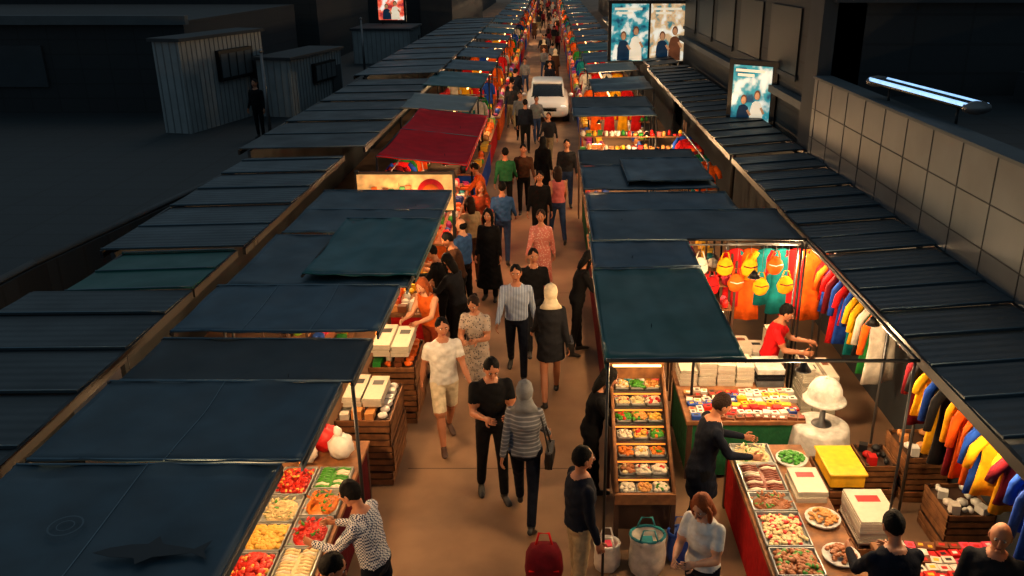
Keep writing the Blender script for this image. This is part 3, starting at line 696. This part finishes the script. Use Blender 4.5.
papers('folded_clothes_stack',2.62,2.98,9.62,10.05,.8,.22,1,15,pal=['cloth_grey','cloth_charcoal','cloth_white','cloth_beige'])
shelf('goods_shelf',1.7,2.5,10.75,11.05,.7,2.1,4,['goods_0','goods_9','goods_0','goods_12','goods_9','goods_3','goods_1'],.13,8)
papers('paper_stack',2.55,3.2,10.5,10.9,0,1.15,3,17); papers('paper_stack',3.3,3.78,9.9,10.5,0,1.0,3,19)
rack('garment_rack',(2.45,11.15,0),(3.75,11.15,0),2.15,6,.40,.95,['gar_yellow','gar_yellow','gar_red','gar_orange','gar_red','gar_teal'],(1,0,0),3)
rack('garment_rack',(3.9,9.0,0),(3.9,11.3,0),2.05,12,.5,.85,GAR,(1,.25,0),6)
rack('garment_rack',(3.95,4.9,0),(3.95,8.1,0),2.05,18,.5,.8,GAR,(1,.25,0),9)
# hanging yellow/orange bags
b=MB(); rr=random.Random(5)
b.tube([(1.8,10.6,2.38),(3.25,10.6,2.38)],.012,'steel'); b.tube([(1.8,10.6,0),(1.8,10.6,2.38)],.015,'steel'); b.tube([(3.25,10.6,0),(3.25,10.6,2.38)],.015,'steel')
cols=['gar_white','gar_red','gar_yellow','gar_orange','gar_yellow','gar_yellow','gar_orange','gar_yellow']
for i in range(8):
    x=1.98+i*.165; z=2.12-.27*(i%2)-rr.uniform(0,.06); m=cols[i]; ph=rr.random()*6
    b.ell((x,10.6,z),(.11,.05,.13),m,18,12,fn=lambda p:Vector((p.x*(1-.12*p.z),p.y,p.z))*(1+.07*math.sin(8*p.x+ph)*math.cos(5*p.z)))
    b.tube([(x-.06,10.6,z+.1),(x-.03,10.6,z+.2),(x+.03,10.6,z+.2),(x+.06,10.6,z+.1)],.009,m,n=6); b.tube([(x,10.6,z+.2),(x,10.6,2.38)],.003,'steel',n=4)
    b.tube([(x-.09,10.548,z+.03),(x,10.535,z+.01),(x+.09,10.548,z+.03)],.008,'gar_maroon' if i%3 else 'gar_white',n=5)
b.obj('hanging_bags')
crates('crate_stack',4.05,4.55,8.3,8.95,.6,4,['goods_10','goods_9']); crates('crate_stack',4.1,4.6,7.35,7.95,.5,3,['goods_9','goods_6'])
crates('crate_stack',3.6,3.98,8.35,8.85,.45,3,['goods_11','goods_0']) 
# white brimmed sun hat on a stem above the draped round table
b=MB(); hx,hy=3.18,8.75
v=[];f=[];n=48
for i,(r,z) in enumerate([(.41,0),(.38,.25),(.35,.5),(.325,.72),(.315,.76),(.28,.775),(.02,.78)]):
    for j in range(n):
        a=2*math.pi*j/n; q=r*(1+.06*math.sin(11*a)*max(0,1-z/.76)); v.append((hx+q*math.cos(a),hy+q*math.sin(a),z))
for i in range(6):
    for j in range(n): f.append((i*n+j,i*n+(j+1)%n,(i+1)*n+(j+1)%n,(i+1)*n+j))
b.add(v,f,'cloth_white',True)
b.lathe((hx,hy,.775),[(.12,0),(.11,.02),(.035,.05),(.03,.36)],'steel',20)
b.lathe((hx,hy,1.10),[(.03,.02),(.24,-.02),(.252,-.01),(.24,.01),(.20,.03),(.20,.06),(.19,.13),(.16,.195),(.108,.245),(.05,.268),(.01,.272)],'cloth_white',32)
b.ell((hx,hy,1.38),.02,'cloth_white'); b.obj('sun_hat_on_draped_table')
counter('market_counter',3.0,4.1,6.0,6.6,.75,'wood','cloth_maroon'); b=MB(); packets(b,3.02,4.08,6.03,6.58,.75,['goods_0','goods_0','goods_12','goods_6','goods_8'],random.Random(2)); b.obj('packaged_goods')
counter('market_counter',.72,1.4,8.9,16.0,.85,'wood','cloth_maroon'); b=MB(); goods(b,.74,1.38,8.95,15.95,.85,WARMG+['goods_4'],.15); b.obj('packaged_goods')
shelf('goods_shelf',2.3,2.6,11.9,16.0,.5,2.1,3,ALLG,.18,21)
shelf('goods_shelf',.7,3.2,20.05,20.35,1.0,2.35,4,['goods_9','goods_6','goods_10','goods_3','goods_0','goods_2'],.13,22)
counter('market_counter',.75,1.4,16.6,19.8,.85,'wood','cloth_green'); b=MB(); goods(b,.77,1.38,16.65,19.75,.85,ALLG,.17); b.obj('packaged_goods')
rack('garment_rack',(3.1,16.4,0),(3.1,19.8,0),2.1,10,.45,.8,GAR,(1,.3,0),15)
# bags on the ground
def sack(name,x,y,r,h,m,rim,z=0,top=None):
    b=MB(); v=[];f=[];n=24
    for i,(q,zz) in enumerate([(.75,0),(1,.12*h),(1.05,.5*h),(.95,.85*h),(1.02,h),(.92,h*.98),(.85,.8*h)]):
        for j in range(n):
            a=2*math.pi*j/n; w=q*r*(1+.06*math.sin(5*a+i)); v.append((x+w*math.cos(a),y+w*math.sin(a)*.8,z+zz))
    for i in range(6):
        for j in range(n): f.append((i*n+j,i*n+(j+1)%n,(i+1)*n+(j+1)%n,(i+1)*n+j))
    f.append(tuple(6*n+j for j in range(n))); b.add(v,f,m,True)
    b.tube([(x+r*.97*math.cos(a),y+r*.78*math.sin(a),z+h) for a in [2*math.pi*j/16 for j in range(17)]],.015,rim,n=6)
    for s in(-1,1): b.tube([(x-r*.5,y+s*r*.7,z+h),(x-r*.3,y+s*r*.6,z+h+.12),(x+r*.3,y+s*r*.6,z+h+.12),(x+r*.5,y+s*r*.7,z+h)],.009,rim,n=6)
    goods(b,x-r*.5,x+r*.5,y-r*.4,y+r*.4,z+h*.8,top or [rim,'goods_9','goods_12'],.12); b.obj(name)
sack('shopping_sack',.98,7.1,.18,.46,'gar_white','goods_4'); sack('shopping_bag',.58,7.15,.13,.32,'goods_6','goods_9'); sack('shopping_bag',1.34,7.28,.13,.36,'goods_5','goods_5')
b=MB(); x,y=-.06,6.98
v=[];f=[];n=28
for i,(a_,d_,z) in enumerate([(.10,.08,0),(.17,.12,.03),(.19,.14,.16),(.18,.13,.30),(.14,.09,.40),(.06,.04,.44)]):
    for j in range(n):
        g=2*math.pi*j/n; c_,s_=math.cos(g),math.sin(g); v.append((x+a_*math.copysign(abs(c_)**.6,c_)*(1+.03*math.sin(4*g+i)),y+d_*math.copysign(abs(s_)**.6,s_),z))
for i in range(5):
    for j in range(n): f.append((i*n+j,i*n+(j+1)%n,(i+1)*n+(j+1)%n,(i+1)*n+j))
f.append(tuple(reversed(range(n)))); f.append(tuple(5*n+j for j in range(n))); b.add(v,f,'gar_maroon',True)
b.tube([(x-.08,y,.42),(x-.05,y,.56),(x+.05,y,.56),(x+.08,y,.42)],.012,'gar_red'); b.tube([(x-.15,y-.125,.2),(x+.15,y-.125,.2)],.008,'gar_red'); b.obj('red_bag')
# ------------------------------------------------------------ far stalls
def far_stall(seed,cm,gap):
    rr=random.Random(seed); b=MB()
    b.box(0,.65,.1,3.9,.75,.8,'wood'); b.box(.03,.62,.13,3.87,0,.75,rr.choice(GAR))
    goods(b,0,.65,.1,3.9,.8,ALLG+['goods_9','goods_2','goods_1'],.22,rr)
    for i in range(3):
        z=.7+i*.5; b.box(1.5,1.8,.1,3.9,z-.02,z,'wood'); goods(b,1.5,1.8,.1,3.9,z,ALLG,.24,rr)
    for yy in(.35,3.65):
        b.tube([(.1,yy,2.15),(1.7,yy,2.15)],.015,'steel')
        for i in range(4): garment(b,(.3+i*.38,yy,2.1),.36,.7,rr.choice(GAR+['gar_white','gar_yellow']),(1,0,0),rr)
    def fn(u,v): return (.25+1.75*u,gap+(3.95-gap)*v,2.4+.1*u-.05*abs(math.sin(math.pi*2*v)))
    b.slab(fn,6,12,.02,cm); b.tube([(.25,gap,2.36),(.25,3.95,2.36)],.02,'steel_dark')
    for x in(.25,1.98):
        for y in(gap+.02,3.93): b.tube([(x,y,0),(x,y,2.4)],.025,'steel_dark')
    b.tube([(.7,.9,2.3),(.7,3.4,2.3)],.025,'lamp_warm')
    return b.mesh('far_stall')
FS=[far_stall(1,'tarp_navy',1.0),far_stall(2,'tarp_teal',.4),far_stall(3,'tarp_white',1.4),far_stall(4,'tarp_blue',.2),far_stall(5,'tarp_navy',1.6)]
y=23.8;i=0
while y<150:
    place('market_stall',FS[[0,2,3,1,0,3][i%6]],1.0+.02*(i%3),y,0)
    place('market_stall',FS[[2,1,0,3,4,0,1][i%7]],-1.75-.05*(i%2),y+1.5,180)
    i+=1; y+=4.3
# ------------------------------------------------------------ car
b=MB()
defm('car_paint',(215,215,212),rough=.25,bump=0,var=.03); defm('car_glass',(30,36,44),rough=.1,bump=0); defm('rubber',(20,20,20),rough=.8,bump=0); defm('headlight',(240,240,230),rough=.1,emit=.6,bump=0)
cx,cy=-.1,33.2; sec=[(0,.66,.35,.62),(.08,.76,.28,.72),(.35,.82,.22,.84),(1.0,.84,.2,.95),(2.0,.85,.2,.98),(3.2,.84,.22,1.0),(3.75,.78,.28,.95),(3.85,.7,.4,.8)]
def loft(sec,m):
    v=[];f=[];n=16
    for (yy,w,z0,z1) in sec:
        cz=(z0+z1)/2;hh=(z1-z0)/2
        for j in range(n):
            a=2*math.pi*(j+.5)/n; ca,sa=math.cos(a),math.sin(a)
            v.append((cx+w*math.copysign(abs(ca)**.35,ca),cy+yy,cz+hh*math.copysign(abs(sa)**.45,sa)))
    for i in range(len(sec)-1):
        for j in range(n): f.append((i*n+j,i*n+(j+1)%n,(i+1)*n+(j+1)%n,(i+1)*n+j))
    f.append(tuple(reversed(range(n)))); f.append(tuple((len(sec)-1)*n+j for j in range(n))); b.add(v,f,m,True)
loft(sec,'car_paint'); loft([(.95,.66,.8,.95),(1.55,.64,.8,1.40),(2.2,.63,.8,1.46),(3.0,.63,.8,1.44),(3.6,.6,.8,1.05)],'car_glass'); loft([(1.5,.60,1.34,1.42),(1.7,.62,1.38,1.475),(2.3,.62,1.38,1.50),(3.0,.6,1.36,1.47),(3.15,.55,1.34,1.42)],'car_paint')
for sx in(-1,1):
    for yy in(.75,3.1):
        b.tube([(cx+sx*.62,cy+yy,.31),(cx+sx*.86,cy+yy,.31)],.31,'rubber',n=20); b.tube([(cx+sx*.80,cy+yy,.31),(cx+sx*.875,cy+yy,.31)],.19,'steel',n=14)
    b.ell((cx+sx*.58,cy+.12,.66),(.16,.08,.07),'headlight',12,8); b.ell((cx+sx*.93,cy+1.25,.98),(.1,.06,.07),'car_paint',10,8)
    b.tube([(cx+sx*.64,cy+.98,.94),(cx+sx*.6,cy+1.58,1.42)],.03,'car_paint')
b.box(cx-.35,cx+.35,cy+.0,cy+.1,.5,.64,'rubber'); b.box(cx-.24,cx+.24,cy-.03,cy+.03,.36,.47,'paper'); b.obj('car')
# ------------------------------------------------------------ lights
LK=1.15
for x,y,z,w in((-2.4,5.2,2.12,70),(-2.4,7.0,2.12,75),(-2.15,8.7,2.12,60),(-2.15,10.4,2.12,65),(-2.1,12.9,2.12,70)): lamp(x,y,z,w*LK,2.3)
for x,y in((-2.0,16),(-2.0,19)): lamp(x,y,2.25,95*LK,2.45)
lamp(-2.6,14.3,2.1,16,2.3)
for x,y,w in((1.0,7.7,65),(1.0,9.8,45),(1.0,11.4,50),(1.0,13.7,55),(1.05,15.6,55)): lamp(x,y,2.35,w*LK,2.5)
for x,y,w in((2.4,9.4,135),(3.3,8.0,90),(3.4,10.6,100),(3.55,6.0,60),(2.3,6.95,75)): lamp(x,y,2.38,w*LK,2.5,(1,.66,.34))
for x,y,w in((2.2,17.5,100),(2.2,19.3,110),(1.2,20.9,70),(1.2,22.5,70)): lamp(x,y,2.2,w*LK,2.45)
lamp(-4.06,7.4,2.0,9,2.3); lamp(-6.6,13.0,1.2,20,1.4)
y=25
while y<120:
    for s in(-1,1): lamp(s*1.9-(.2 if s<0 else 0),y+(1.2 if s<0 else 0),2.25,(140 if y<60 else 290)*LK,2.4,(1,.64,.33))
    y+=4.3 if y<50 else 8.6
# ------------------------------------------------------------ people
P=person
P('man',-1.52,6.08,75,pose=SHOP,top='shirt_check',bot='cloth_navy',vox=.013)
P('man',-.66,8.40,195,h=1.82,pose=PHONE,top='cloth_black',bot='cloth_black',sleeve='short',skin='skin_tan',vox=.013)
P('woman',-.27,7.95,-6,h=1.72,sex='f',pose=WALK,top='hood_stripe',bot='cloth_navy',hair='cloth_grey',style='hood',hem=-.05,bulk=1.1,bag=(1,'leather_black'),vox=.013)
P('man',-1.33,9.57,200,h=1.76,pose=WALK2,top='cloth_white',bot='cloth_cream',legs='shorts',sleeve='short',shoe='leather_brown',hem=-.05,vox=.013)
P('man',-.49,11.5,180,h=1.78,pose=WALK,top='shirt_stripe',bot='cloth_navy',vox=.013)
P('woman',.01,10.7,5,h=1.76,sex='f',pose=WALK2,top='cloth_charcoal',bot='cloth_charcoal',legs='bare',skirt=(.28,.20,'cloth_charcoal'),hair='cloth_cream',style='hijab',bag=(1,'leather_black'),skin='skin_tan',bulk=1.12,vox=.013)
P('man',.27,6.6,-70,h=1.74,pose=STAND,top='cloth_navy',bot='cloth_beige',hair='hair_black',vox=.013,bulk=1.05)
P('woman',1.33,6.08,140,h=1.66,sex='f',pose=PHONE,top='cloth_white',bot='cloth_navy',hair='hair_auburn',style='long',sleeve='short',skin='skin_light',vox=.013)
P('man',1.58,7.6,-85,h=1.76,pose=dict(lean=9,ll=(6,3),rl=(-10,4),la=(38,6,40,10),ra=(30,6,50,10),head=(0,-24)),top='cloth_navy',bot='cloth_black',skirt=(.35,.2,'cloth_navy'),hair='hair_brown',vox=.013,lapel='cloth_white')
P('man',2.74,5.45,5,h=1.76,pose=SHOP,top='cloth_navy',bot='cloth_black',vox=.013,bulk=1.08)
P('man',3.52,5.52,150,h=1.74,pose=STAND,top='cloth_charcoal',bot='cloth_black',hair='hair_grey',style='bald',vox=.013)
P('vendor',2.92,10.3,-110,h=1.68,pose=SHOP,top='gar_red',bot='cloth_navy',sleeve='short',vox=.014)
P('woman',-1.0,10.55,170,h=1.7,sex='f',pose=PHONE,top='dress_pattern',bot='dress_pattern',legs='bare',skirt=(.5,.2,'dress_pattern'),hair='hair_brown',style='bun',sleeve='short',vox=.014)
P('woman',-1.72,11.4,150,h=1.68,sex='f',pose=SHOP,top='cloth_orange',bot='cloth_rust',hair='hair_auburn',style='long',sleeve='none',skin='skin_light',vox=.015)
P('man',-.965,16.7,0,pose=WALK,top='cloth_blue',bot='cloth_jeans',vox=.018)
P('woman',-1.10,14.65,170,sex='f',pose=STAND,top='cloth_black',bot='cloth_black',skirt=(.7,.26,'cloth_black'),style='long',vox=.018)
P('man',-1.5,14.0,60,pose=STAND,top='cloth_blue',bot='cloth_black',style='bald',skin='skin_light',vox=.018)
P('man',-1.68,12.6,80,pose=SHOP,top='cloth_black',bot='cloth_black',vox=.018); P('woman',-1.4,12.1,60,sex='f',pose=SHOP,top='cloth_charcoal',bot='cloth_black',style='long',vox=.018)
P('man',-1.5,13.3,100,pose=SHOP,top='cloth_brown',bot='cloth_black',vox=.018)
P('woman',-.16,14.65,175,sex='f',pose=WALK,top='pink_pattern',bot='pink_pattern',skirt=(.6,.22,'pink_pattern'),hair='hair_brown',style='bun',vox=.018)
P('man',-.26,12.4,190,pose=WALK2,top='cloth_black',bot='cloth_charcoal',bag=(-1,'leather_brown'),vox=.018)
P('man',-1.07,20.1,0,pose=WALK,top='cloth_green',bot='cloth_black',vox=.02); P('man',-.65,20.5,185,pose=WALK2,top='cloth_brown',bot='cloth_black',vox=.02)
P('woman',-.18,21.4,0,sex='f',pose=STAND,top='cloth_black',bot='cloth_black',skirt=(.75,.26,'cloth_black'),hair='cloth_black',style='hijab',vox=.02)
P('woman',.17,18.1,10,sex='f',pose=WALK,top='cloth_pink',bot='cloth_jeans',sleeve='none',style='long',hair='hair_brown',vox=.02)
P('man',-.22,17.6,180,pose=STAND,top='cloth_black',bot='cloth_black',vox=.02); P('man',.42,21.1,180,pose=STAND,top='cloth_charcoal',bot='cloth_jeans',vox=.02)
P('woman',-1.46,16.9,200,sex='f',pose=SHOP,top='cloth_rust',bot='cloth_brown',skirt=(.6,.22,'cloth_rust'),style='long',hair='hair_auburn',vox=.02)
P('woman',-1.5,15.5,30,sex='f',pose=STAND,top='cloth_beige',bot='cloth_brown',style='long',hair='hair_brown',vox=.02)
P('woman',-1.5,18.5,80,sex='f',pose=SHOP,top='cloth_orange',bot='cloth_brown',vox=.02)
P('woman',.42,12.3,-80,sex='f',pose=SHOP,top='cloth_black',bot='cloth_black',style='long',vox=.018)
P('woman',.46,8.3,-90,sex='f',pose=SHOP,top='cloth_black',bot='cloth_black',style='long',vox=.016)
P('man',-1.03,29.7,180,pose=WALK,top='cloth_grey',bot='cloth_black',vox=.024)
P('man',-8.75,25.7,170,z=.9,pose=STAND,top='cloth_black',bot='cloth_black',vox=.022)
P('vendor',-1.80,5.15,-80,pose=SHOP,top='cloth_maroon',bot='cloth_navy',vox=.016)
FP=[person_mesh(vox=.028,**k) for k in(dict(pose=WALK,top='cloth_black'),dict(pose=WALK2,top='cloth_grey',bot='cloth_jeans'),dict(sex='f',pose=WALK,top='cloth_maroon',style='long'),dict(pose=STAND,top='cloth_navy'),dict(sex='f',pose=STAND,top='cloth_brown',skirt=(.6,.22,'cloth_brown'),hair='cloth_cream',style='hijab'),dict(pose=WALK,top='cloth_charcoal',bot='cloth_khaki'))]
rr=random.Random(12)
for i in range(42):
    y=26+i*1.9+rr.uniform(-.6,.6)+(0 if i<10 else (i-10)*.5); x=rr.uniform(-1.35,.65)
    if 30.5<y<39: x=-1.45
    place('pedestrian',rr.choice(FP),x,y,rr.choice([0,180])+rr.uniform(-15,15),0,rr.uniform(.94,1.04))
# ------------------------------------------------------------ world, camera
w=bpy.data.worlds.new('World'); SC.world=w; w.use_nodes=True
bg=w.node_tree.nodes['Background']; bg.inputs[0].default_value=(.55,.82,1,1); bg.inputs[1].default_value=.19
sun=bpy.data.lights.new('dusk_sun','SUN'); sun.energy=.14; sun.color=(1,.85,.7); sun.angle=rad(25)
so=bpy.data.objects.new('dusk_sun',sun); SC.collection.objects.link(so); so.rotation_euler=(rad(-38),rad(8),0)
cam=bpy.data.cameras.new('camera'); co=bpy.data.objects.new('camera',cam); SC.collection.objects.link(co)
cam.sensor_width=36; cam.lens=850/1024*36; cam.shift_x=-38/1024; cam.clip_end=600
co.location=(0,0,5.8); co.rotation_euler=(rad(90-20.8),0,0)
SC.camera=co
